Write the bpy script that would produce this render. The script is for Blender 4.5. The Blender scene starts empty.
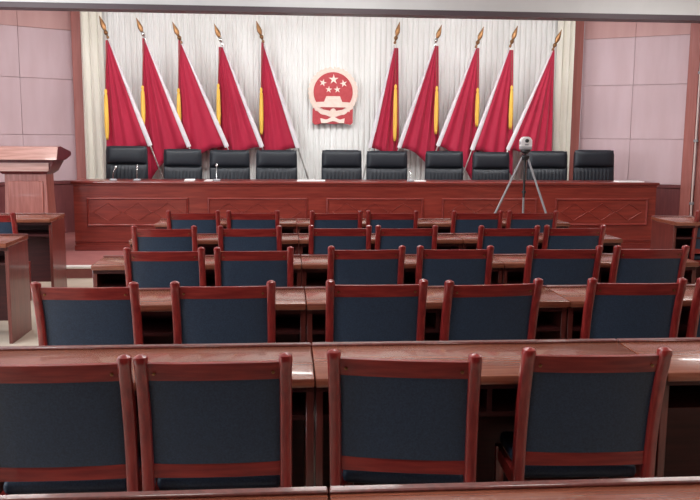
import bpy, bmesh, math, random
from mathutils import Vector, Matrix
random.seed(7)
PI = math.pi
scene = bpy.context.scene
col = scene.collection

# ------------------------------------------------------------------ camera
CAM_H = 1.589
FPX = 800.4
def make_camera():
    pi_, ya, ro = math.radians(7.988), math.radians(4.536), math.radians(0.42)
    fw = Vector((math.sin(ya)*math.cos(pi_), math.cos(ya)*math.cos(pi_), -math.sin(pi_)))
    r = Vector((math.cos(ya), -math.sin(ya), 0)); u = r.cross(fw)
    c, s = math.cos(ro), math.sin(ro)
    r, u = c*r + s*u, -s*r + c*u
    m = Matrix((r, u, -fw)).transposed().to_4x4()
    m.translation = (0, 0, CAM_H)
    cd = bpy.data.cameras.new('camera'); cd.sensor_fit = 'HORIZONTAL'; cd.sensor_width = 36
    cd.lens = 36*FPX/700; cd.clip_start = 0.05; cd.clip_end = 200
    o = bpy.data.objects.new('camera', cd); col.objects.link(o); o.matrix_world = m
    scene.camera = o
make_camera()

# ------------------------------------------------------------------ world, light, exposure
scene.view_settings.view_transform = 'Standard'
scene.view_settings.look = 'None'
scene.view_settings.gamma = 1
scene.view_settings.use_curve_mapping = False
scene.view_settings.exposure = 0.56
w = bpy.data.worlds.new('world'); scene.world = w; w.use_nodes = True
bg = w.node_tree.nodes['Background']; bg.inputs[0].default_value = (0.85, 0.92, 1, 1); bg.inputs[1].default_value = 0.6

def area(name, loc, direction, sx, sy, power, colour=(1, 1, 1)):
    l = bpy.data.lights.new(name, 'AREA'); l.shape = 'RECTANGLE'; l.size = sx; l.size_y = sy
    l.energy = power; l.color = colour
    o = bpy.data.objects.new(name, l); col.objects.link(o)
    o.location = loc; o.rotation_euler = Vector(direction).to_track_quat('-Z', 'Y').to_euler()
    return o
X_L, X_R, Y_B, Z_C = -5.4, 6.7, -3.2, 3.55          # hall side walls, rear wall, ceiling
WINDOWS = [(-1.6, 0.2), (1.6, 3.4), (4.8, 6.6)]       # y ranges of the windows in both side walls
for (a, b), pw_ in zip(WINDOWS, (20, 105, 110)):       # daylight in the window openings (rear one weakened so the nearest chairs stay dark)
    area('window_daylight', (X_L + 0.02, (a+b)/2, 1.95), (1, 0, -0.1), b-a, 1.9, pw_, (0.86, 0.93, 1))
LAMPS = [(x, y) for x in (-3.0, 0.6, 4.2) for y in (1.6, 4.8, 8.0)]
for x, y in LAMPS:
    area('panel_lamp_light', (x, y, Z_C - 0.05), (0, 0, -1), 1.1, 0.28, 18, (1, 0.96, 0.93))
STAGE_LAMPS = [-2.2, 0.7, 3.6]
for x in STAGE_LAMPS:
    area('stage_lamp_light', (x, 9.95, Z_C - 0.06), (0, 0.55, -1), 2.4, 0.3, 58, (0.97, 0.985, 1))

# ------------------------------------------------------------------ materials
def srgb(r, g, b):
    f = lambda c: (c/255/12.92) if c/255 <= 0.04045 else ((c/255+0.055)/1.055)**2.4
    return (f(r), f(g), f(b), 1)
def mat(name, c1, c2=None, scale=(4, 4, 4), rough=0.5, spec=0.5, coat=0, metal=0, bump=0, nscale=6, detail=4, lo=0.35, hi=0.7, sheen=0):
    m = bpy.data.materials.new(name); m.use_nodes = True
    nt = m.node_tree; b = nt.nodes['Principled BSDF']
    b.inputs['Base Color'].default_value = c1; b.inputs['Roughness'].default_value = rough
    b.inputs['Specular IOR Level'].default_value = spec; b.inputs['Metallic'].default_value = metal
    b.inputs['Coat Weight'].default_value = coat; b.inputs['Coat Roughness'].default_value = 0.06; b.inputs['Coat IOR'].default_value = 1.6
    b.inputs['Sheen Weight'].default_value = sheen
    if c2:
        tc = nt.nodes.new('ShaderNodeTexCoord'); mp = nt.nodes.new('ShaderNodeMapping')
        oi = nt.nodes.new('ShaderNodeObjectInfo'); va = nt.nodes.new('ShaderNodeVectorMath'); va.operation = 'SCALE'
        va.inputs[0].default_value = (7, 5, 9); nt.links.new(oi.outputs['Random'], va.inputs['Scale'])
        mp.inputs['Scale'].default_value = scale
        nt.links.new(va.outputs[0], mp.inputs['Location'])
        no = nt.nodes.new('ShaderNodeTexNoise'); no.inputs['Scale'].default_value = nscale; no.inputs['Detail'].default_value = detail
        rp = nt.nodes.new('ShaderNodeValToRGB')
        rp.color_ramp.elements[0].position = lo; rp.color_ramp.elements[1].position = hi
        rp.color_ramp.elements[0].color = c1; rp.color_ramp.elements[1].color = c2
        nt.links.new(tc.outputs['Object'], mp.inputs['Vector']); nt.links.new(mp.outputs[0], no.inputs['Vector'])
        nt.links.new(no.outputs['Fac'], rp.inputs[0]); nt.links.new(rp.outputs[0], b.inputs['Base Color'])
        if bump:
            bp = nt.nodes.new('ShaderNodeBump'); bp.inputs['Strength'].default_value = bump; bp.inputs['Distance'].default_value = 0.004
            nt.links.new(no.outputs['Fac'], bp.inputs['Height']); nt.links.new(bp.outputs[0], b.inputs['Normal'])
    return m
def glow(name, c, s):
    m = bpy.data.materials.new(name); m.use_nodes = True
    b = m.node_tree.nodes['Principled BSDF']; b.inputs['Base Color'].default_value = c
    b.inputs['Emission Color'].default_value = c; b.inputs['Emission Strength'].default_value = s
    return m
M = {
 'chair_h': mat('chair_wood_horizontal', srgb(114, 30, 30), srgb(144, 48, 42), (1.2, 14, 14), 0.32, 0.3, 0.2, nscale=5),
 'chair_v': mat('chair_wood_vertical', srgb(114, 28, 29), srgb(146, 46, 42), (14, 14, 1.2), 0.28, 0.45, 0.55, nscale=5),
 'desk_top': mat('desk_top_wood', srgb(116, 61, 46), srgb(142, 84, 63), (0.8, 16, 16), 0.26, 0.45, 0.25, nscale=5),
 'desk': mat('desk_wood', srgb(112, 44, 40), srgb(140, 62, 54), (0.8, 12, 12), 0.34, 0.5, 0.25, nscale=5),
 'desk_v': mat('desk_wood_upright', srgb(88, 38, 34), srgb(112, 52, 46), (12, 12, 0.8), 0.3, 0.5, 0.3, nscale=5),
 'pres': mat('presidium_wood', srgb(120, 42, 34), srgb(144, 58, 46), (0.7, 12, 9), 0.34, 0.5, 0.25, nscale=4),
 'pres_edge': mat('presidium_edge_wood', srgb(112, 40, 34), srgb(134, 52, 44), (0.7, 12, 12), 0.3, 0.5, 0.4, nscale=4),
 'desk_in_shade': mat('desk_interior_shade_wood', srgb(62, 26, 27), srgb(76, 32, 32), (0.8, 12, 12), 0.45, 0.3, 0, nscale=5),  # wood tone darkened to carry the shade under the desk tops
 'lectern': mat('lectern_wood', srgb(150, 84, 74), srgb(176, 108, 98), (9, 9, 0.8), 0.35, 0.5, 0.3, nscale=4),
 'lectern_glare': mat('lectern_wood_glare', srgb(170, 122, 112), srgb(196, 150, 140), (0.8, 9, 9), 0.3, 0.5, 0.4, nscale=4),  # same wood in a lighter colour that holds the glare on the front boards
 'lectern_dark': mat('lectern_wood_dark', srgb(88, 34, 40), srgb(108, 44, 48), (9, 9, 0.8), 0.35, nscale=4),
 'leather': mat('blue_black_leather', srgb(41, 53, 70), srgb(50, 65, 86), (1, 1, 1), 0.45, 0.3, 0, bump=0.12, nscale=160, detail=2),
 'black': mat('black_leather', srgb(24, 28, 35), srgb(31, 36, 44), (1, 1, 1), 0.46, 0.4, 0, bump=0.15, nscale=120, detail=2),
 'curtain': mat('white_curtain', srgb(226, 225, 221), srgb(236, 235, 232), (1, 1, 0.2), 0.85, 0.2, nscale=3, sheen=0.2),
 'drape': mat('cream_drape', srgb(226, 222, 208), srgb(236, 232, 220), (1, 1, 0.2), 0.85, 0.2, nscale=3, sheen=0.2),
 'red': mat('crimson_silk', srgb(160, 18, 52), srgb(172, 24, 58), (2, 2, 0.5), 0.6, 0.3, nscale=3, sheen=0.2),
 'sleeve': mat('white_sleeve_cloth', srgb(208, 200, 204), srgb(220, 214, 216), (2, 2, 2), 0.7, 0.3, nscale=4),
 'gold': mat('yellow_tassel', srgb(224, 172, 62), srgb(240, 196, 92), (60, 60, 1), 0.6, 0.4, nscale=3, bump=0.3),
 'brass': mat('brass_finial', srgb(136, 98, 66), None, rough=0.38, metal=1),
 'steel': mat('steel_pole', srgb(190, 186, 182), None, rough=0.3, metal=1),
 'chrome': mat('chrome', srgb(215, 215, 215), None, rough=0.15, metal=1),
 'blackm': mat('black_metal', srgb(30, 30, 32), None, rough=0.4),
 'pink': mat('pink_stone_panel', srgb(200, 172, 176), srgb(208, 182, 187), (1.5, 1.5, 0.25), 0.5, 0.4, nscale=4, bump=0.02),
 'rose': mat('rose_band_panel', srgb(196, 152, 148), srgb(204, 162, 158), (1.5, 1.5, 0.25), 0.5, 0.4, nscale=4),
 'joint': mat('panel_joint', srgb(172, 140, 146), None, rough=0.8),
 'pilaster': mat('pilaster_wood', srgb(158, 92, 84), srgb(172, 106, 98), (9, 9, 0.6), 0.45, 0.4, nscale=4),
 'wains': mat('wainscot_wood', srgb(104, 54, 56), srgb(120, 64, 64), (9, 9, 0.8), 0.45, 0.4, nscale=4),
 'white': mat('white_wall_paint', srgb(222, 224, 224), srgb(228, 230, 230), (1, 1, 1), 0.8, 0.2, nscale=3),
 'hall': mat('hall_wall_panelling', srgb(150, 118, 108), srgb(164, 132, 120), (3, 3, 0.4), 0.6, 0.3, nscale=3),
 'trimdark': mat('dark_trim', srgb(88, 76, 82), None, rough=0.5),
 'floor': mat('beige_floor_tile', srgb(206, 192, 174), srgb(216, 204, 188), (1, 1, 1), 0.15, 0.5, nscale=3),
 'stage': mat('stage_carpet', srgb(146, 88, 86), srgb(156, 98, 94), (1, 1, 1), 0.6, 0.3, nscale=8),
 'nosing': mat('pale_nosing', srgb(232, 226, 222), None, rough=0.4),
 'paper': mat('white_paper', srgb(240, 238, 236), None, rough=0.7),
 'plastic': mat('white_plastic', srgb(232, 230, 232), None, rough=0.4),
 'grey': mat('grey_plastic', srgb(150, 150, 154), None, rough=0.45),
 'em_gold': mat('pale_gold_emblem', srgb(228, 204, 190), srgb(234, 216, 204), (6, 6, 6), 0.5, 0.4, nscale=4),
 'em_star': mat('pale_star_gold', srgb(238, 218, 206), None, rough=0.5),
 'em_red': mat('faded_emblem_red', srgb(178, 64, 70), srgb(188, 76, 80), (6, 6, 6), 0.55, 0.3, nscale=4),
 'glass': mat('window_glass', srgb(220, 232, 240), None, rough=0.05),
 'lamp': glow('lamp_diffuser', (1, 0.98, 0.95, 1), 3),
 'pipe': mat('pale_pipe', srgb(216, 196, 190), None, rough=0.4),
}

# ------------------------------------------------------------------ mesh helpers
class MB:
    def __init__(s): s.v = []; s.f = []; s.sm = []
    def add(s, vs, fs, smooth=False):
        n = len(s.v); s.v += [tuple(v) for v in vs]; s.f += [tuple(i+n for i in f) for f in fs]; s.sm += [smooth]*len(fs); return s
    def box(s, x0, x1, y0, y1, z0, z1, r=0.0, seg=2):
        if r <= 0:
            vs = [(x, y, z) for z in (z0, z1) for y in (y0, y1) for x in (x0, x1)]
            return s.add(vs, [(0,2,3,1), (4,5,7,6), (0,1,5,4), (2,6,7,3), (0,4,6,2), (1,3,7,5)])
        bm = bmesh.new(); bmesh.ops.create_cube(bm, size=1)
        for v in bm.verts: v.co = ((x0+x1)/2+v.co.x*(x1-x0), (y0+y1)/2+v.co.y*(y1-y0), (z0+z1)/2+v.co.z*(z1-z0))
        bmesh.ops.bevel(bm, geom=bm.edges[:], offset=r, segments=seg, profile=0.5, affect='EDGES')
        bm.verts.index_update()
        fs = sorted(bm.faces, key=lambda f: -f.calc_area())
        s.add([v.co for v in bm.verts], [[v.index for v in f.verts] for f in fs], seg > 1)
        if seg == 2: s.sm[-len(fs):-len(fs)+6] = [False]*6      # the six flat sides stay flat
        bm.free(); return s
    def loft(s, rings, closed=True, caps=True, smooth=True):
        n = len(rings[0]); vs = [p for r in rings for p in r]; fs = []
        for i in range(len(rings)-1):
            for j in range(n if closed else n-1):
                k = (j+1) % n; fs.append((i*n+j, i*n+k, (i+1)*n+k, (i+1)*n+j))
        if caps and closed:
            fs.append(tuple(range(n-1, -1, -1))); fs.append(tuple((len(rings)-1)*n+j for j in range(n)))
        return s.add(vs, fs, smooth)
    def tube(s, pts, rad, n=10):
        pts = [Vector(p) for p in pts]; rr = rad if isinstance(rad, (list, tuple)) else [rad]*len(pts); rings = []
        for i, p in enumerate(pts):
            d = (pts[min(i+1, len(pts)-1)] - pts[max(i-1, 0)]).normalized()
            a = d.cross(Vector((0, 1, 0)) if abs(d.y) < 0.9 else Vector((1, 0, 0))).normalized(); b = d.cross(a)
            rings.append([p + rr[i]*(math.cos(t)*a + math.sin(t)*b) for t in [2*PI*k/n for k in range(n)]])
        return s.loft(rings)
    def lathe(s, prof, o=(0, 0, 0), axis=(0, 0, 1), n=14, sx=1, sy=1):
        ax = Vector(axis).normalized(); a = ax.cross(Vector((0, 1, 0)) if abs(ax.y) < 0.9 else Vector((1, 0, 0))).normalized(); b = ax.cross(a)
        return s.loft([[Vector(o)+ax*h+r*(sx*math.cos(t)*a+sy*math.sin(t)*b) for t in [2*PI*k/n for k in range(n)]] for r, h in prof])
    def prism_x(s, prof, x0, x1, smooth=False):        # profile in (y, z), extruded along x
        return s.loft([[(x, y, z) for y, z in prof] for x in (x0, x1)], smooth=smooth)
    def prism_y(s, prof, y0, y1, smooth=False):        # profile in (x, z), extruded along y
        return s.loft([[(x, y, z) for x, z in prof] for y in (y0, y1)], smooth=smooth)
    def build(s, name, m, parent=None):
        me = bpy.data.meshes.new(name); me.from_pydata(s.v, [], s.f)
        me.polygons.foreach_set('use_smooth', s.sm)
        bm = bmesh.new(); bm.from_mesh(me); bmesh.ops.recalc_face_normals(bm, faces=bm.faces[:])
        bm.to_mesh(me); bm.free()
        try: me.set_sharp_from_angle(angle=math.radians(42))
        except Exception: pass
        me.materials.append(m)
        o = bpy.data.objects.new(name, me); col.objects.link(o); o.parent = parent
        return o
def tag(o, label, cat, group=None):
    o['label'] = label; o['category'] = cat
    if group: o['group'] = group
    return o
def empty(name, loc, rz=0):
    o = bpy.data.objects.new(name, None); o.empty_display_size = 0.1; col.objects.link(o)
    o.location = loc; o.rotation_euler.z = rz; return o
def struct(mb, name, m, parent=None):
    o = mb.build(name, m, parent)
    o['kind'] = 'structure'
    return o
def copy_tree(o, parent=None):
    c = o.copy(); col.objects.link(c); c.parent = parent
    for ch in o.children: copy_tree(ch, c)
    return c
def box(*a, **k): return MB().box(*a, **k)
ORD = ['first', 'second', 'third', 'fourth', 'fifth', 'sixth', 'seventh', 'eighth', 'ninth', 'tenth']

# ------------------------------------------------------------------ the setting
SZ = 0.14                                              # stage height
struct(box(X_L-0.2, X_R+0.2, Y_B-0.2, 12.7, -0.1, 0), 'floor', M['floor'])
struct(box(X_L, X_R, 9.10, 12.45, 0.0, SZ-0.03), 'floor_stage', M['stage'])
struct(box(X_L, X_R, 9.16, 12.45, SZ-0.03, SZ), 'floor_stage_top', M['stage'])
struct(box(X_L, X_R, 9.07, 9.16, SZ-0.03, SZ, r=0.006, seg=1), 'trim_1', M['nosing'])
struct(box(X_L-0.2, X_R+0.2, Y_B-0.2, 12.7, Z_C, Z_C+0.1), 'ceiling', M['white'])
lint = struct(box(X_L, X_R, 9.3, 9.5, 3.03, Z_C), 'wall_lintel', M['white'])
struct(box(X_L, X_R, 9.285, 9.515, 2.975, 3.032), 'trim_2', M['trimdark'], lint)
struct(box(X_L, X_R, Y_B-0.15, Y_B, 0, Z_C), 'wall_rear', M['hall'])
def side_wall(name, x0, x1, n0):
    segs = [(Y_B, WINDOWS[0][0])] + [(WINDOWS[i][1], WINDOWS[i+1][0]) for i in range(2)] + [(WINDOWS[2][1], 12.5)]
    mb = MB()
    for a, b in segs: mb.box(x0, x1, a, b, 0, Z_C)
    for a, b in WINDOWS: mb.box(x0, x1, a, b, 0, 0.95); mb.box(x0, x1, a, b, 2.95, Z_C)
    wl = struct(mb, name, M['hall'])
    xm = (x0+x1)/2
    for i, (a, b) in enumerate(WINDOWS):
        fr = MB()
        for q in (a, (a+b)/2-0.03, b-0.06): fr.box(xm-0.03, xm+0.03, q, q+0.06, 0.95, 2.95)
        for q in (0.95, 2.3, 2.89): fr.box(xm-0.03, xm+0.03, a, b, q, q+0.06)
        wo = struct(fr, 'window_%d' % (n0+i), M['white'])
        struct(box(xm-0.004, xm+0.004, a, b, 0.95, 2.95), 'pane', M['glass'], wo)
side_wall('wall_left', X_L-0.2, X_L, 1)
struct(box(X_R, X_R+0.2, Y_B, 12.5, 0, Z_C), 'wall_right', M['hall'])

# back wall with the two splayed wings of stone panels
XB0, XB1, YB = -3.146, 4.591, 12.4
bw = struct(box(XB0, XB1, YB, YB+0.1, SZ, Z_C), 'wall_back', M['pink'])
struct(box(XB0+0.02, -2.975, YB-0.14, YB, SZ, Z_C, r=0.008, seg=1), 'pilaster', M['pilaster'], bw)
struct(box(4.35, XB1-0.05, YB-0.14, YB, SZ, Z_C, r=0.008, seg=1), 'pilaster', M['pilaster'], bw)
def wing(name, cx, sgn, length):
    a = math.radians(32)
    base = box(0, length, 0.02, 0.1, SZ, Z_C) if sgn > 0 else box(-length, 0, 0.02, 0.1, SZ, Z_C)
    o = struct(base, name, M['joint'])
    o.location = (cx, YB, 0); o.rotation_euler.z = -sgn*a
    zs = [0.92, 1.60, 2.41, 3.12, Z_C]
    pw = 0.765
    k = 0; t = 0
    while t < length-0.05:
        t1 = min(t+pw, length)
        for i in range(4):
            x0, x1 = sgn*(t+0.002), sgn*(t1-0.002)
            struct(box(min(x0, x1), max(x0, x1), 0, 0.03, zs[i]+0.002, zs[i+1]-0.002, r=0.003, seg=1), 'panel', M['rose' if i == 3 else 'pink'], o)
        x0, x1 = sgn*(t+0.002), sgn*(t1-0.002)
        struct(box(min(x0, x1), max(x0, x1), -0.01, 0.03, SZ, 0.87, r=0.004, seg=1), 'wainscot_board', M['wains'], o)
        t = t1
    x0, x1 = sorted((0, sgn*length))
    struct(box(x0, x1, -0.03, 0.03, 0.87, 0.92, r=0.006, seg=1), 'wainscot_rail', M['wains'], o)
    return o
wing('wall_left_wing', XB0, -1, 2.64)
rw = wing('wall_right_wing', XB1, 1, 2.46)
struct(box(1.53, 1.68, -0.08, 0.0, SZ, Z_C, r=0.006, seg=1), 'pilaster', M['pilaster'], rw)
struct(box(1.72, 2.46, -0.05, 0.0, SZ, Z_C, r=0.006, seg=1), 'pilaster', M['pilaster'], rw)
pp = empty('conduit_pipe', rw.matrix_basis @ Vector((1.70, -0.1, SZ)), rw.rotation_euler.z)
tag(pp, 'thin pale vertical pipe running up the wooden pillar beside the stone panels', 'pipe')
MB().tube([(0, 0, 0), (0, 0, Z_C-SZ)], 0.014, 10).build('pipe_run', M['pipe'], pp)
for z in (0.5, 1.42, 2.4): MB().box(-0.03, 0.03, -0.02, 0.055, z, z+0.04, r=0.005, seg=1).build('clamp', M['grey'], pp)

# ceiling lamps of the hall and the stage
for i, (x, y) in enumerate(LAMPS):
    t = tag(empty('ceiling_lamp', (x, y, Z_C)), 'long white panel lamp on the hall ceiling', 'lamp', 'panel lamps on the hall ceiling')
    fr = MB()
    for a in ((-0.6, 0.6, -0.18, -0.15), (-0.6, 0.6, 0.15, 0.18), (-0.6, -0.57, -0.15, 0.15), (0.57, 0.6, -0.15, 0.15)): fr.box(*a, -0.05, 0)
    fr.build('frame', M['white'], t); box(-0.57, 0.57, -0.15, 0.15, -0.03, 0).build('diffuser', M['lamp'], t)
for x in STAGE_LAMPS:
    t = tag(empty('stage_lamp', (x, 9.95, Z_C)), 'long white batten lamp behind the stage lintel', 'lamp', 'batten lamps above the stage')
    box(-1.25, 1.25, -0.13, 0.13, -0.03, 0).build('housing', M['white'], t); box(-1.2, 1.2, -0.09, 0.09, -0.045, -0.03).build('diffuser', M['lamp'], t)

# ------------------------------------------------------------------ curtain
def curtain(x0, x1, y, z0, z1, per, amp, name, m, parent, top=0.3, seed=1):
    rnd = random.Random(seed); nx = int((x1-x0)/per*10); ph = [rnd.uniform(0, 6.28) for _ in range(6)]
    zs = [z1, z1-0.05, z1-0.12, z1-0.3, z1-0.9, z1-1.7, z1-2.5, z0]
    rings = []
    for iz, z in enumerate(zs):
        row = []; k = min(1.0, 0.45+0.3*iz)
        for i in range(nx+1):
            x = x0+(x1-x0)*i/nx; u = x/per*2*PI
            u2 = u + 0.9*math.sin(x*2.3+ph[0]+0.15*iz) + 0.6*math.sin(x*5.1+ph[1])
            d = amp*k*(0.7*math.sin(u2) + 0.3*math.sin(2*u2+ph[2]) + 0.5*math.sin(x*3.7+ph[3]+0.1*iz))
            row.append((x, y+d, z))
        rings.append(row)
    mb = MB(); mb.loft(rings, closed=False, caps=False)
    n = len(mb.v); back = [(p[0], p[1]+0.006, p[2]) for p in mb.v]
    mb.add(back, [tuple(reversed(f)) for f in mb.f], True)
    return mb.build(name, m, parent)
ct = tag(empty('stage_curtain', (0, 0, SZ)), 'wide white pleated curtain covering the wall behind the flags', 'curtain')
def ctz(o): o.location.z = -SZ; return o
ctz(curtain(-2.97, 4.345, 12.24, SZ+0.02, 3.47, 0.082, 0.017, 'cloth', M['curtain'], ct))
ctz(box(-2.97, 4.345, 12.17, 12.25, 3.42, 3.50, r=0.015, seg=2).build('header_band', M['curtain'], ct))
for x0, x1, sd, lb in ((-2.95, -2.64, 3, 'narrow cream side drape hanging at the curtain edge near the lectern'),
                       (4.08, 4.33, 5, 'narrow cream side drape hanging at the curtain edge behind the tripod side')):
    t = tag(empty('side_drape', ((x0+x1)/2, 12.12, SZ)), lb, 'drape', 'side drapes of the curtain')
    o = curtain(x0, x1, 12.09, SZ+0.02, 3.46, 0.11, 0.035, 'cloth', M['drape'], t, seed=sd); o.location = (-(x0+x1)/2, -12.12, -SZ)

# ------------------------------------------------------------------ emblem
EY = 12.14; ES = 0.01513*0.14; EX, EZ = 0.693, 2.217      # metres per zoom unit, centre
em = tag(empty('national_emblem', (EX, EY, EZ)), 'round red and pale gold emblem with five stars on the white curtain', 'emblem')
def ep(u, v): return ((u-240)*ES, (250-v)*ES)
def epoly(pts, y0, y1): return MB().prism_y([ep(*p) for p in pts], y0, y1)
def ring(c, r0, r1, a0, a1, y0, y1, n=48, bumps=0.0, nb=30):
    mb = MB(); rings = []
    for i in range(n+1):
        a = a0+(a1-a0)*i/n; q = r1*(0.97+bumps*math.sin(nb*a))
        pi_, po = ep(c[0]+r0*math.cos(a), c[1]-r0*math.sin(a)), ep(c[0]+q*math.cos(a), c[1]-q*math.sin(a))
        rings.append([(pi_[0], y0, pi_[1]), (po[0], y0, po[1]), (po[0], y1, po[1]), (pi_[0], y1, pi_[1])])
    return mb.loft(rings, smooth=False)
disc = [(240+164*math.cos(t), 236+168*math.sin(t)) for t in [2*PI*i/48 for i in range(48)]]
epoly(disc, 0.0, 0.03).build('backing', M['em_gold'], em)
for sd in (0, 1):                                      # wheat ears left and right
    a0, a1 = ((-0.28*PI, 0.49*PI), (0.51*PI, 1.28*PI))[sd]
    wr = ring((240, 232), 140, 180, a0, a1, -0.012, 0.028, 60, 0.022, 34).build('wheat_ear', M['em_gold'], em)
    ring((240, 232), 158, 161, a0, a1, -0.017, 0.0, 40).build('stem_line', M['em_star'], wr)
epoly([(240+138*math.cos(t), 230+138*math.sin(t)) for t in [2*PI*i/48 for i in range(48)]], -0.008, 0.02).build('red_field', M['em_red'], em)
for cx, cy, r, rot in ((243, 142, 36, 0), (168, 166, 27, 0.25), (313, 170, 27, -0.25), (209, 212, 25, 0.1), (269, 212, 25, -0.1)):
    pts = []
    for i in range(10):
        q = r if i % 2 == 0 else r*0.36; a = -PI/2+i*PI/5+rot
        pts.append((cx+q*math.cos(a), cy+q*math.sin(a)))
    epoly(pts, -0.02, 0.0).build('star', M['em_star'], em)
gt = epoly([(192, 258), (288, 258), (304, 298), (368, 302), (352, 336), (120, 334), (108, 300), (176, 297)], -0.022, 0.0).build('gatehouse', M['em_gold'], em)
epoly([(205, 268), (275, 268), (279, 276), (201, 276)], -0.026, -0.018).build('roof_line', M['em_star'], gt)
def band(up, lo, n=24):
    def cur(pts, s):
        s *= len(pts)-1; i = min(int(s), len(pts)-2); f = s-i; f = f*f*(3-2*f)
        return (pts[i][0]+(pts[i+1][0]-pts[i][0])*(s-i), pts[i][1]+(pts[i+1][1]-pts[i][1])*f)
    return [cur(up, i/n) for i in range(n+1)] + [cur(lo, i/n) for i in range(n, -1, -1)]
epoly([(96, 345), (108, 340), (150, 376), (240, 402), (330, 376), (368, 340), (380, 345), (380, 440), (366, 456), (300, 446), (240, 452), (180, 446), (112, 458), (94, 440)], -0.010, 0.02).build('red_drapery', M['em_red'], em)
epoly(band([(104, 328), (170, 352), (240, 362), (310, 352), (372, 328)], [(110, 352), (165, 386), (240, 404), (315, 386), (366, 352)]), -0.018, 0.0).build('crossed_stalks', M['em_gold'], em)
epoly([(145, 337), (332, 337), (292, 350), (262, 346), (238, 352), (214, 346), (182, 352)], -0.024, -0.012).build('red_notch', M['em_red'], em)
epoly([(240+20*math.cos(t), 362+18*math.sin(t)*(1 if i % 2 else 1.12)) for i, t in enumerate([2*PI*i/24 for i in range(24)])], -0.025, -0.005).build('gear', M['em_gold'], em)
epoly(band([(150, 412), (190, 420), (240, 400), (290, 420), (322, 412)], [(156, 446), (190, 444), (240, 432), (290, 444), (318, 446)]), -0.02, 0.0).build('ribbon', M['em_star'], em)

# ------------------------------------------------------------------ flags
FL = [((-2.549, 2.942), (-1.982, 1.45), (-2.648, 3.286)), ((-2.029, 2.979), (-1.425, 1.437), (-2.133, 3.268)),
      ((-1.522, 2.959), (-0.874, 1.440), (-1.629, 3.222)), ((-0.954, 2.870), (-0.363, 1.443), (-1.035, 3.205)),
      ((-0.337, 2.951), (0.166, 1.432), (-0.435, 3.258)), ((1.618, 2.897), (1.236, 1.439), (1.656, 3.282)),
      ((2.211, 2.935), (1.671, 1.441), (2.278, 3.250)), ((2.825, 2.915), (2.259, 1.475), (2.905, 3.233)),
      ((3.338, 2.895), (2.778, 1.419), (3.415, 3.256)), ((3.960, 2.904), (3.329, 1.422), (4.084, 3.211))]
TAS = [(106, 88, 135), (142, 85, 121), (178, 88, 126), (219, 84, 126), (261, 88, 132), (396, 86, 140), (437, 88, 134), (478, 90, 127), (511, 88, 130), None]
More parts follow.
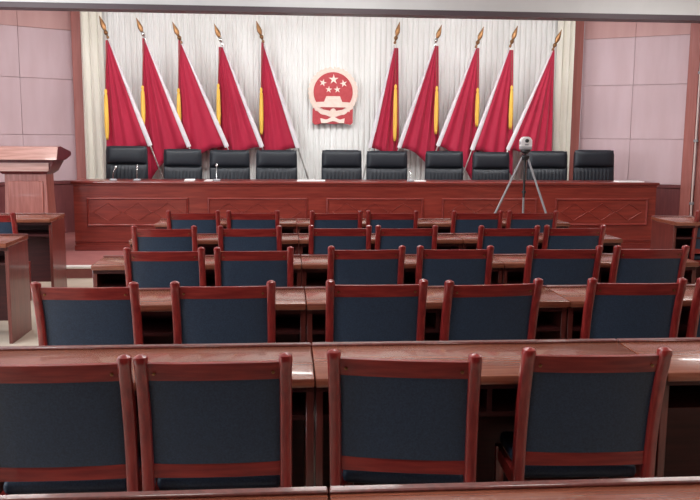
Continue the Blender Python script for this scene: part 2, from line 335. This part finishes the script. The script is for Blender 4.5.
def flag(i):
    ap, be, fi = FL[i]; left = i < 5; s = 1 if left else -1
    y = 11.72+0.085*(i if left else 9-i); k = y/11.95
    W = lambda p: Vector((p[0]*k, y, CAM_H+(p[1]-CAM_H)*k))
    ap, be, fi = W(ap), W(be), W(fi)
    d = (be-fi).normalized()                            # pole runs from the spear tip down towards the middle
    def on(z): return fi+d*((z-fi.z)/d.z)
    foot = on(SZ+0.06)
    if i == 0: lb = 'red flag on a leaning pole, outermost from the emblem on the lectern side'
    elif i == 9: lb = 'red flag on a leaning pole, outermost from the emblem on the tripod side'
    else: lb = 'red flag on a leaning pole, %s from the emblem on the %s side' % (ORD[(4-i) if left else (i-5)], 'lectern' if left else 'tripod')
    t = tag(empty('flag', (foot.x, y, SZ)), lb, 'flag', 'red flags on leaning poles before the curtain')
    O = Vector((foot.x, y, SZ)); L = lambda p: p-O
    MB().lathe([(0.0, 0), (0.13, 0), (0.13, 0.02), (0.05, 0.05), (0.03, 0.1), (0.0, 0.1)], n=18).build('base', M['blackm'], t)
    top = fi-d*0.0; tip_base = fi+d*0.36
    MB().tube([L(foot), L(tip_base)], 0.011, 10).build('pole', M['steel'], t)
    fn = MB(); fn.lathe([(0.0, 0), (0.014, 0.0), (0.02, 0.02), (0.011, 0.05), (0.026, 0.075), (0.03, 0.09), (0.026, 0.105), (0.012, 0.125)], L(fi+d*0.34), -d, 12)
    fn.build('finial_stem', M['chrome' if i in (1, 3, 6) else 'brass'], t)  # brighter metal on some stems stands in for the light they catch
    fb = MB(); fb.lathe([(0.010, 0), (0.022, 0.03), (0.036, 0.075), (0.03, 0.12), (0.014, 0.18), (0.003, 0.225)], L(fi+d*0.235), -d, 12, 1, 0.4)
    fb.build('spear_head', M['brass'], t)
    # white sleeve over the pole
    rings = []; top = on(ap.z+0.03)
    nrm = Vector((d.z, 0, -d.x)).normalized()
    for j in range(13):
        q = j/12; c = top.lerp(be, q); hw = 0.008+0.026*min(1, q*1.25); th = 0.013+0.006*q
        rings.append([L(c+nrm*hw*math.cos(a)+Vector((0, 1, 0))*th*math.sin(a)) for a in [2*PI*m/12 for m in range(12)]])
    MB().loft(rings).build('pole_sleeve', M['sleeve'], t)
    # hanging cloth
    rnd = random.Random(50+i); ph = rnd.uniform(0, 6.28); nf = rnd.uniform(3.2, 4.6); NU, NV = 36, 20; grid = []
    out = rnd.uniform(0.90, 1.08); hx_ = {1: 0.6, 6: 0.9, 7: 0.6}.get(i, 1.2)
    if i in (1, 7): out = 0.82
    for j in range(NV+1):
        row = []; v = j/NV
        for m in range(NU+1):
            u = m/NU
            hem = be.z-0.01-(be.z-out)*(1-u)**hx_ - (0.02*math.sin(7*u+ph) if u < 0.95 else 0)
            zt = ap.z-0.0
            # along the pole the cloth starts on the sleeve line; straight down from there
            xe = ap.x - s*(0.02+0.05*v); xp = on(ap.z+(be.z-ap.z)*v).x - s*0.012
            z = zt+((be.z*u+hem*(1-u))-zt)*v
            xx = xe+(xp-xe)*u
            amp = 0.030*min(1, v*1.6)*(0.35+0.65*(1-u)**0.6)*(1 if u < 0.97 else 0.3)
            yy = y+amp*math.sin(2*PI*nf*u**0.85+ph+0.5*v)+0.008*v*math.sin(17*u+ph)
            row.append(L(Vector((xx, yy, z))))
        grid.append(row)
    cl = MB().loft(grid, closed=False, caps=False).build('cloth', M['red'], t)
    md = cl.modifiers.new('thickness', 'SOLIDIFY'); md.thickness = 0.004
    if TAS[i]:
        px, y0, y1 = TAS[i]
        z0 = CAM_H+(137.5-y0+(px-350)*0.02)*y/FPX*1.0; z1 = CAM_H+(137.5-y1+(px-350)*0.02)*y/FPX
        ln = z0-z1; x = ap.x - s*0.03 if left else ap.x + (-0.02 if i in (5,) else 0.0)
        yt = y-0.055
        tsl = MB(); rings = []
        for r, h in ((0.006, 0), (0.02, -0.015), (0.024, -0.04), (0.016, -0.065), (0.026, -0.09), (0.033, -ln*0.4), (0.035, -ln*0.7), (0.03, -ln*0.93), (0.02, -ln)):
            rings.append([L(Vector((x+0.82*r*math.cos(a)*(1+0.12*(m % 2)), yt+0.7*r*math.sin(a)*(1+0.12*(m % 2)), z0+h+(0.03*math.sin(m*2.1) if h < -ln*0.9 else 0)))) for m, a in enumerate([2*PI*m/16 for m in range(16)])])
        ta = tsl.loft(rings).build('tassel', M['gold'], t)
        MB().tube([L(Vector((x, yt, z0))), L(Vector((x+s*0.01, yt+0.02, (z0+ap.z)/2))), L(Vector((ap.x+s*0.01, y-0.02, ap.z)))], 0.006, 6).build('tassel_cord', M['pres'], ta)
for i in range(10): flag(i)

# ------------------------------------------------------------------ presidium table
PX0, PX1, PY = -2.71, 4.942, 10.3; PC = (PX0+PX1)/2; HL = (PX1-PX0)/2; PD = 0.6
pt = tag(empty('presidium_table', (PC, PY, SZ)), 'long dark red wooden presidium table with framed diamond panels on the stage', 'table')
TZ = 1.025-SZ
box(-HL, HL, 0, PD, TZ-0.035, TZ, r=0.008).build('table_top', M['pres_edge'], pt)
box(-HL+0.03, HL-0.03, 0.03, 0.06, 0.0, TZ-0.035).build('front_board', M['pres'], pt)
for s in (-1, 1):
    a, b = sorted((s*(HL-0.02), s*(HL-0.06))); box(a, b, 0.06, PD-0.02, 0, TZ-0.035).build('end_board', M['pres'], pt)
box(-HL+0.02, HL-0.02, 0.012, 0.03, 0, 0.07, r=0.005, seg=1).build('plinth', M['pres_edge'], pt)
box(-HL+0.025, HL-0.025, 0.016, 0.03, 0.255-SZ-0.012, 0.255-SZ+0.012, r=0.005, seg=1).build('base_moulding', M['pres_edge'], pt)
box(-HL+0.025, HL-0.025, 0.014, 0.03, TZ-0.06, TZ-0.035, r=0.006, seg=1).build('cornice_moulding', M['pres_edge'], pt)
PIT = 1.515; PW = 1.27; z0, z1 = 0.452-SZ, 0.816-SZ
first = None
for k in range(5):
    cx = -1.889+k*PIT-PC
    if first is None:
        p = box(-PW/2, PW/2, 0.022, 0.03, z0, z1, r=0.003, seg=1).build('front_panel', M['pres'], pt)
        fr = MB(); q = 0.028
        def bar(ax, az, bx, bz, nx, nz):               # bevelled bar along a side with mitred ends
            pr = [(0.0, 0.022), (0.004, 0.008), (q*0.55, 0.004), (q, 0.022)]
            dx, dz = bx-ax, bz-az; l = math.hypot(dx, dz); dx /= l; dz /= l
            fr.loft([[(px+nx*o+dx*sg*o, yy, pz+nz*o+dz*sg*o) for o, yy in pr] for (px, pz, sg) in ((ax, az, 1), (bx, bz, -1))], smooth=False)
        bar(-PW/2, z1, PW/2, z1, 0, -1); bar(-PW/2, z0, PW/2, z0, 0, 1); bar(-PW/2, z0, -PW/2, z1, 1, 0); bar(PW/2, z0, PW/2, z1, -1, 0)
        fr.build('panel_moulding', M['pres_edge'], p)
        zc = (z0+z1)/2
        for m in (-1, 0, 1):
            lx = m*0.372; hw, hh = 0.184, 0.115
            def lz(f, yy): return [(lx-hw*f, yy, zc), (lx, yy, zc-hh*f), (lx+hw*f, yy, zc), (lx, yy, zc+hh*f)]
            lo = MB(); lo.loft([lz(1, 0.0225), lz(0.965, 0.014), lz(0.92, 0.0222)], smooth=False); lo.build('lozenge', M['pres'], p)
        first = p
    else: p = copy_tree(first, pt)
    p.location.x = cx

# ------------------------------------------------------------------ executive chairs
def exec_chair():
    t = empty('executive_chair', (0, 0, 0))
    def cushion(name, w, zlo, zhi, yb, th, ruche, par):
        NX, NZ = (56 if ruche else 20), 14; rows = []
        for j in range(NZ+1):
            b = j/NZ; z = zlo+(zhi-zlo)*b; row = []
            for i in range(NX+1):
                a = i/NX; x = (a-0.5)*w
                e = (1-abs(2*a-1)**6)**0.5*(1-abs(2*b-1)**5)**0.5
                yy = yb+0.05*(z-0.45)**1 - th*e*(0.8+0.2*math.sin(PI*b))
                if ruche: yy -= 0.006*e*math.sin(a*2*PI*11+math.sin(b*5)*0.8)*(1-abs(2*b-1)**2)*(0.5+0.5*b)
                row.append((x*(1-0.03*(b if name == 'head_cushion' else 0)), yy, z))
            rows.append(row)
        mb = MB(); mb.loft(rows, closed=False, caps=False)
        return mb.build(name, M['black'], par)
    sh = MB(); sh.prism_y([(-0.275, 0.42), (0.275, 0.42), (0.275, 1.21), (0.269, 1.245), (0.25, 1.268), (0.22, 1.28), (-0.22, 1.28), (-0.25, 1.268), (-0.269, 1.245), (-0.275, 1.21)], 0.26, 0.30)
    sh.v = [(x*(1-0.03*max(0, (z-0.9)/0.4)), y+0.05*(z-0.45), z) for x, y, z in sh.v]
    b = sh.build('backrest', M['black'], t)
    cushion('head_cushion', 0.54, 1.035, 1.275, 0.265, 0.055, False, b)
    cushion('ruched_cushion', 0.545, 0.48, 1.04, 0.265, 0.05, True, b)
    box(-0.26, 0.26, -0.2, 0.27, 0.38, 0.48, r=0.035, seg=3).build('seat', M['black'], t)
    for s in (-1, 1):
        MB().tube([(s*0.262, 0.25, 0.44), (s*0.268, 0.24, 0.62), (s*0.268, 0.1, 0.66), (s*0.268, -0.08, 0.64), (s*0.262, -0.1, 0.44)], 0.024, 8).build('armrest', M['black'], t)
    MB().lathe([(0.0, 0.08), (0.035, 0.08), (0.03, 0.3), (0.09, 0.36), (0.09, 0.385), (0.0, 0.385)]).build('column', M['blackm'], t)
    for k in range(5):
        a = 2*PI*k/5+0.3; c, s_ = math.cos(a), math.sin(a)
        lg = MB().tube([(0, 0, 0.11), (0.27*c, 0.27*s_, 0.075)], [0.028, 0.018], 8).build('base_arm', M['blackm'], t)
        MB().lathe([(0.0, -0.02), (0.028, -0.02), (0.028, 0.02), (0.0, 0.02)], (0.27*c, 0.27*s_, 0.0285), (-s_, c, 0), 12).build('caster', M['blackm'], lg)
    return t
EXC = [(-2.22, 1.454, 0.564, -4), (-1.437, 1.418, 0.516, 0), (-0.782, 1.408, 0.548, 2), (-0.142, 1.412, 0.567, 0), (0.77, 1.417, 0.56, 0),
       (1.411, 1.407, 0.575, 0), (2.221, 1.412, 0.535, -2), (2.926, 1.402, 0.534, 3), (3.72, 1.421, 0.575, -2), (4.43, 1.439, 0.59, 2)]
ex = exec_chair()
for i, (x, zt, wd, rz) in enumerate(EXC):
    o = ex if i == 0 else copy_tree(ex)
    o.location = (x, 11.0, SZ); o.rotation_euler.z = math.radians(rz)
    o.scale = (wd/0.535, 1, (zt-SZ)/1.28)
    tag(o, 'black leather high-backed chair behind the presidium table, %s counted from the lectern' % ORD[i], 'chair', 'executive chairs behind the presidium table')

# ------------------------------------------------------------------ things on the presidium table
def mic(x, y, h, lean, lb):
    t = tag(empty('microphone', (x, y, 1.025)), lb, 'microphone', 'small microphones on the presidium table')
    MB().lathe([(0, 0), (0.05, 0), (0.052, 0.012), (0.035, 0.025), (0, 0.027)], n=16).build('base', M['grey'], t)
    MB().tube([(0, 0, 0.02), (0, 0.0, h*0.5), (lean*0.4, 0.01, h*0.8), (lean, 0.03, h)], 0.006, 8).build('gooseneck', M['chrome'], t)
    MB().lathe([(0, 0), (0.011, 0.004), (0.014, 0.02), (0.011, 0.04), (0, 0.046)], (lean, 0.03, h-0.01), (lean*2, 0.4, 1), 10).build('capsule', M['chrome'], t)
mic(-2.205, 10.42, 0.16, 0.03, 'small silver microphone on the table squarely before the first black chair')
mic(-1.905, 10.42, 0.17, 0.0, 'small silver microphone on the table between the first and second black chairs')
mic(-0.90, 10.42, 0.19, 0.0, 'slim silver microphone on the table before the third black chair')
mic(1.615, 10.42, 0.12, 0.0, 'short silver microphone on the table beside the sixth black chair')
def paper(x, y, w_, d_, h_, rz, lb, name='paper_stack'):
    t = tag(empty(name, (x, y, 1.025), math.radians(rz)), lb, 'paper', 'white papers on the presidium table')
    for k in range(3): box(-w_/2+0.004*k, w_/2+0.004*k, -d_/2, d_/2, h_*k/3, h_*(k+1)/3-0.0005).build('sheet', M['paper'], t)
paper(-1.25, 10.45, 0.13, 0.20, 0.02, 6, 'small white paper stack on the table before the second black chair')
paper(-1.0, 10.45, 0.10, 0.18, 0.012, -4, 'small white paper stack on the table between second and third black chairs')
paper(0.31, 10.50, 0.36, 0.2, 0.012, 0, 'wide low stack of papers on the table between the fourth and fifth black chairs')
paper(1.74, 10.46, 0.14, 0.16, 0.015, 3, 'small white paper stack on the table between sixth and seventh black chairs')
paper(4.60, 10.5, 0.34, 0.2, 0.012, 0, 'wide low stack of papers on the table near the end of the black chairs')

# ------------------------------------------------------------------ lectern
lt = tag(empty('lectern', (-3.06, 9.85, SZ)), 'tall reddish wooden lectern with a wide glare-pale cornice standing on the stage', 'lectern')
def LZ(z): return z-SZ
sl = MB().prism_x([(-0.27, LZ(1.307)), (-0.19, LZ(1.455)), (-0.10, LZ(1.465)), (0.34, LZ(1.395)), (0.36, LZ(1.375)), (0.36, LZ(1.35)), (0.10, LZ(1.30))], -0.40, 0.40).build('reading_top', M['lectern_dark'], lt)
MB().prism_x([(-0.285, LZ(1.309)), (-0.202, LZ(1.458)), (-0.185, LZ(1.462)), (-0.268, LZ(1.307))], -0.402, 0.398).build('fascia_board', M['lectern_glare'], sl)
MB().loft([[(-0.25, -0.19, LZ(1.14)), (0.25, -0.19, LZ(1.14)), (0.25, 0.16, LZ(1.14)), (-0.25, 0.16, LZ(1.14))],
           [(-0.28, -0.225, LZ(1.17)), (0.28, -0.225, LZ(1.17)), (0.28, 0.22, LZ(1.17)), (-0.28, 0.22, LZ(1.17))],
           [(-0.33, -0.20, LZ(1.272)), (0.33, -0.20, LZ(1.272)), (0.33, 0.26, LZ(1.272)), (-0.33, 0.26, LZ(1.272))],
           [(-0.34, -0.21, LZ(1.307)), (0.34, -0.21, LZ(1.307)), (0.34, 0.26, LZ(1.307)), (-0.34, 0.26, LZ(1.307))]], smooth=False).build('cornice', M['lectern_dark'], lt)
MB().prism_x([(-0.245, LZ(1.175)), (-0.222, LZ(1.272)), (-0.195, LZ(1.272)), (-0.215, LZ(1.175))], -0.29, 0.29).build('cornice_board', M['lectern_glare'], lt)
rings = []
for z, hw, y0, y1 in ((0.03, 0.30, -0.20, 0.2), (0.25, 0.27, -0.18, 0.17), (0.55, 0.248, -0.165, 0.15), (0.8, 0.238, -0.16, 0.145), (1.0, 0.236, -0.16, 0.15)):
    rings.append([(-hw, y0, z), (hw, y0, z), (hw, y1, z), (-hw, y1, z)])
bd = MB().loft(rings, smooth=False).build('body', M['lectern'], lt)
box(-0.33, 0.33, -0.22, 0.22, 0, 0.05, r=0.008, seg=1).build('plinth', M['lectern_dark'], lt)
box(-0.2, 0.2, -0.18, -0.155, 0.5, 0.92, r=0.006, seg=1).build('front_panel', M['lectern'], bd)

# ------------------------------------------------------------------ tripod with camera
tx, ty = 2.595, 8.62
tp = tag(empty('tripod', (tx, ty, 0)), 'black and silver camera tripod standing on the floor before the stage', 'tripod')
for fx, fy in ((-0.70, -0.12), (0.46, -0.30), (0.12, 0.40)):
    up = Vector((fx*0.05, fy*0.05, 1.39)); ft = Vector((fx, fy, 0.012)); md_ = up.lerp(ft, 0.48); m2 = up.lerp(ft, 0.5)
    lg = MB().tube([up, md_], 0.012, 10).build('leg', M['grey'], tp)
    MB().tube([up.lerp(ft, 0.46), up.lerp(ft, 0.80)], 0.009, 8).build('leg_section', M['steel'], lg)
    MB().tube([up.lerp(ft, 0.78), ft], 0.007, 8).build('leg_section', M['steel'], lg)
    MB().tube([up.lerp(ft, 0.455), up.lerp(ft, 0.485)], 0.016, 10).build('clamp', M['blackm'], lg)
    MB().lathe([(0, -0.012), (0.016, -0.012), (0.016, 0.01), (0.01, 0.03), (0, 0.03)], ft).build('foot', M['blackm'], lg)
MB().tube([(0, 0, 0.95), (0, 0, 1.44)], 0.013, 10).build('centre_column', M['blackm'], tp)
MB().lathe([(0, 1.36), (0.035, 1.36), (0.045, 1.38), (0.045, 1.405), (0.03, 1.42), (0, 1.42)], n=16).build('hub', M['blackm'], tp)
MB().lathe([(0, 1.43), (0.02, 1.43), (0.055, 1.455), (0.055, 1.475), (0, 1.475)], n=16).build('head_plate', M['blackm'], tp)
MB().tube([(0, 0, 1.0), (0, 0, 1.025)], 0.024, 10).build('column_collar', M['blackm'], tp)
cm = tag(empty('tripod_camera', (tx, ty, 1.475)), 'small white camera with a black lens mounted on the tripod', 'camera')
box(-0.062, 0.062, -0.045, 0.045, 0, 0.035, r=0.008).build('base', M['grey'], cm)
hd = MB().prism_y([(-0.06, 0.035), (0.06, 0.035), (0.06, 0.10), (0.042, 0.128), (0.02, 0.138), (-0.02, 0.138), (-0.042, 0.128), (-0.06, 0.10)], -0.04, 0.04).build('body', M['plastic'], cm)
MB().lathe([(0, 0), (0.02, 0), (0.02, 0.02), (0.014, 0.025), (0, 0.022)], (0.0, -0.038, 0.095), (0, -1, 0), 16).build('lens', M['blackm'], hd)
box(-0.02, 0.02, -0.044, -0.038, 0.045, 0.06).build('status_window', M['grey'], hd)
for s in (-1, 1): MB().lathe([(0, 0), (0.018, 0), (0.018, 0.01), (0, 0.01)], (s*0.058, 0, 0.07), (s, 0, 0), 12).build('side_knob', M['grey'], cm)

# ------------------------------------------------------------------ conference desks
DL, DD, DJ, DS, D0 = 1.369, 0.385, 0.096, 1.272, 1.813
def desk():
    t = empty('conference_desk', (0, 0, 0)); h = DL/2-0.0015; d = DD/2
    tp_ = box(-h, h, -d, d, 0.722, 0.757, r=0.006, seg=2).build('desk_top', M['desk_top'], t)
    box(-h, h, d-0.03, d, 0.755, 0.766, r=0.004, seg=1).build('edge_lip', M['desk_v'], tp_)
    box(-h+0.004, h-0.004, -d+0.035, -d+0.05, 0.695, 0.722).build('apron', M['desk_in_shade'], t)
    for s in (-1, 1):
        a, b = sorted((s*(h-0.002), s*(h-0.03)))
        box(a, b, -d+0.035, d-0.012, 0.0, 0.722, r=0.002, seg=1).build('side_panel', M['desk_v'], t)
    box(-h+0.03, h-0.03, d-0.03, d-0.014, 0.08, 0.722).build('front_panel', M['desk_in_shade'], t)
    box(-h+0.03, h-0.03, -d+0.05, d-0.045, 0.585, 0.603).build('shelf', M['desk_in_shade'], t)
    box(-0.01, 0.01, -d+0.05, d-0.045, 0.603, 0.722).build('divider', M['desk_in_shade'], t)
    return t
dk = desk(); used = False
ROWN = [q + ' row from the stage' for q in ('sixth', 'fifth', 'fourth', 'third', 'second', 'first')]
SEC = ['nearest the lectern', 'in the middle', 'farthest from the lectern']
rd = random.Random(3)
def place_desk(x, yfar, lb, grp, rz=0, sy=1, sz=1, sx=1):
    global used
    o = copy_tree(dk) if used else dk; used = True
    o.location = (x+(1-sx)*DL/2, yfar-DD*sy/2, 0); o.rotation_euler.z = rz; o.scale = (sx, sy, sz)
    tag(o, lb, 'desk', grp)
for k in range(6):
    for m in range(2 if k == 0 else 3):
        yf, sy, sx, ox = D0+k*DS, 1, 1, 0                # the two nearest full rows stand slightly out of line
        if k == 1: yf, sy, sx, ox = yf+0.085, 1.22, (1, 0.93, 1)[m], (0, 0, -0.096)[m]
        if k == 2: yf, sy, sx = yf+0.035, 1.09, (0.975, 1, 1)[m]
        place_desk(DJ-DL/2+m*DL+ox-(1-sx)*DL/2*(2 if m else 0), yf, 'red-brown desk, %s, %s desk from the lectern aisle' % (ROWN[k], ORD[m]),
                   'desks of the main block', 0, sy, 1, sx)
place_desk(-2.10-DL/2, 6.66, 'red-brown desk across the lectern aisle, second one back from the lectern', 'desks across the lectern aisle', 0, 1.38, 1.04)
place_desk(-2.29-DL/2, 8.46, 'red-brown desk across the lectern aisle, right below the lectern', 'desks across the lectern aisle', 0, 1.38, 1.04)
place_desk(3.83+DL/2, 8.14, 'red-brown desk standing across the aisle by the end of the presidium table', 'desks across the far aisle', 0, 1.45, 1.04)

# ------------------------------------------------------------------ conference chairs
CW = 0.23
PATH = [(0.0, -0.262), (0.12, -0.225), (0.28, -0.196), (0.43, -0.186), (0.52, -0.192), (0.60, -0.201), (0.70, -0.218), (0.78, -0.237), (0.84, -0.255), (0.88, -0.267), (0.902, -0.273)]
def ypath(z):
    for (a, p), (b, q) in zip(PATH, PATH[1:]):
        if z <= b: return p+(q-p)*(z-a)/(b-a)
    return PATH[-1][1]
def ring_rect(x, y, z, hx, hy, n=12, e=0.35):
    out = []
    for k in range(n):
        a = 2*PI*(k+0.5)/n; c, s = math.cos(a), math.sin(a)
        out.append((x+hx*math.copysign(abs(c)**e, c), y+hy*math.copysign(abs(s)**e, s), z))
    return out
def conf_chair():
    t = empty('conference_chair', (0, 0, 0))
    for s in (-1, 1):
        rings = []
        prof = [(0.0, 0.013, 0.014), (0.12, 0.014, 0.017), (0.28, 0.0155, 0.02), (0.43, 0.0205, 0.024), (0.52, 0.0205, 0.0235), (0.60, 0.0205, 0.023), (0.70, 0.0205, 0.022),
                (0.78, 0.0205, 0.022), (0.84, 0.0208, 0.022), (0.868, 0.022, 0.024), (0.884, 0.0235, 0.026), (0.895, 0.0205, 0.023), (0.901, 0.010, 0.012), (0.903, 0.004, 0.005)]
        for z, hx, hy in prof: rings.append(ring_rect(s*CW, ypath(z), z, hx, hy, e=0.45 if z < 0.86 else 0.7))
        MB().loft(rings).build('back_post', M['chair_v'], t)
    def bowed(zs, y_off, th, xw, bow, name, m, pad=0.0, nx=12):
        rings = []
        for i in range(nx+1):
            a = -1+2*i/nx; b = bow*(1-a*a)
            e = max(0.0, 1-abs(a)**8)
            bk = [(xw*a, ypath(z)+y_off-b-th/2-pad*e*math.sin(PI*(j+0.5)/len(zs))**0.4, z) for j, z in enumerate(zs)]
            fr = [(xw*a, ypath(z)+y_off-b+th/2+pad*e*math.sin(PI*(j+0.5)/len(zs))**0.4, z) for j, z in enumerate(zs)]
            rings.append(bk+fr[::-1])
        return MB().loft(rings).build(name, m, t)
    tr = bowed([0.812, 0.816, 0.84, 0.868, 0.873], 0.002, 0.022, CW-0.012, 0.012, 'top_rail', M['chair_h'])
    for s in (-1, 1):
        MB().lathe([(0, 0), (0.006, 0), (0.0055, 0.003), (0, 0.004)], (s*0.19, ypath(0.842)-0.011-0.003, 0.838), (0, -1, -0.3), 10).build('screw_plug', M['brass'], tr)
    bowed([0.508+0.304*j/8 for j in range(9)], 0.002, 0.016, CW-0.020, 0.010, 'back_panel', M['leather'], 0.007)
    bowed([0.458, 0.462, 0.484, 0.504, 0.508], 0.002, 0.022, CW-0.012, 0.008, 'lower_rail', M['chair_h'])
    st = MB().box(-0.212, 0.212, -0.155, 0.20, 0.385, 0.438, r=0.022, seg=3).build('seat', M['leather'], t)
    fr = MB(); fr.box(-0.2, 0.2, -0.175, -0.155, 0.33, 0.385); fr.box(-0.2, 0.2, 0.165, 0.185, 0.33, 0.385)
    for s in (-1, 1): a, b = sorted((s*0.205, s*0.225)); fr.box(a, b, -0.17, 0.175, 0.33, 0.385)
    fr.build('seat_frame', M['chair_h'], t)
    for s in (-1, 1):
        MB().loft([ring_rect(s*0.213, 0.175, z, r, r, e=0.5) for z, r in ((0, 0.013), (0.2, 0.016), (0.385, 0.019))]).build('front_leg', M['chair_v'], t)
        MB().box(s*0.218-0.008, s*0.218+0.008, -0.205, 0.17, 0.15, 0.178, r=0.004, seg=1).build('side_stretcher', M['chair_h'], t)
    MB().box(-0.215, 0.215, -0.005, 0.011, 0.155, 0.175, r=0.004, seg=1).build('cross_stretcher', M['chair_h'], t)
    return t
ch0 = conf_chair(); cused = False
def place_chair(x, y, rz, lb, grp):
    global cused
    o = copy_tree(ch0) if cused else ch0; cused = True
    a = math.radians(rz)                                # (x, y) is the middle of the post tops
    o.location = (x-0.271*math.sin(a), y+0.271*math.cos(a), 0); o.rotation_euler.z = a
    tag(o, lb, 'chair', grp)
ROWS = [[(-0.747, 2.515, 0.0), (-0.236, 2.513, -0.2), (0.378, 2.510, -9.5), (1.033, 2.531, -2.5)],
        [(-0.961, 3.834, -2.2), (-0.308, 3.835, 0.2), (0.440, 3.848, -0.4), (1.022, 3.831, 5.0), (1.757, 3.84, -2.1), (2.325, 3.84, 0)],
        [(-0.768, 5.040, 0.3), (-0.209, 5.045, 1.2), (0.512, 5.08, 1.2), (1.091, 5.08, -1.0), (1.815, 5.066, -1.2), (2.397, 5.055, -1.2)],
        [(-0.954, 6.285, 1.0), (-0.292, 6.288, -0.6), (0.421, 6.31, -0.6), (0.954, 6.30, -0.6), (1.785, 6.28, 0.2), (2.331, 6.295, -2)],
        [(-0.881, 7.60, 0.1), (-0.320, 7.60, 0.1), (0.469, 7.58, 1.5), (1.007, 7.59, -1.5), (1.840, 7.60, 0.1), (2.386, 7.60, 0.1)]]
for k, row in enumerate(ROWS):
    for m, (x, y, rz) in enumerate(row):
        m2 = m
        place_chair(x, y, rz, 'blue-backed wooden chair, %s, %s seat from the lectern aisle' % (ROWN[k+1], ORD[m2]), 'wooden chairs of the main block')
place_chair(-2.695, 7.40, 1.0, 'blue-backed wooden chair pushed under the desk right below the lectern', 'wooden chairs across the aisles')
place_chair(4.295, 7.60, -2.0, 'blue-backed wooden chair at the desk by the far end of the presidium table', 'wooden chairs across the aisles')
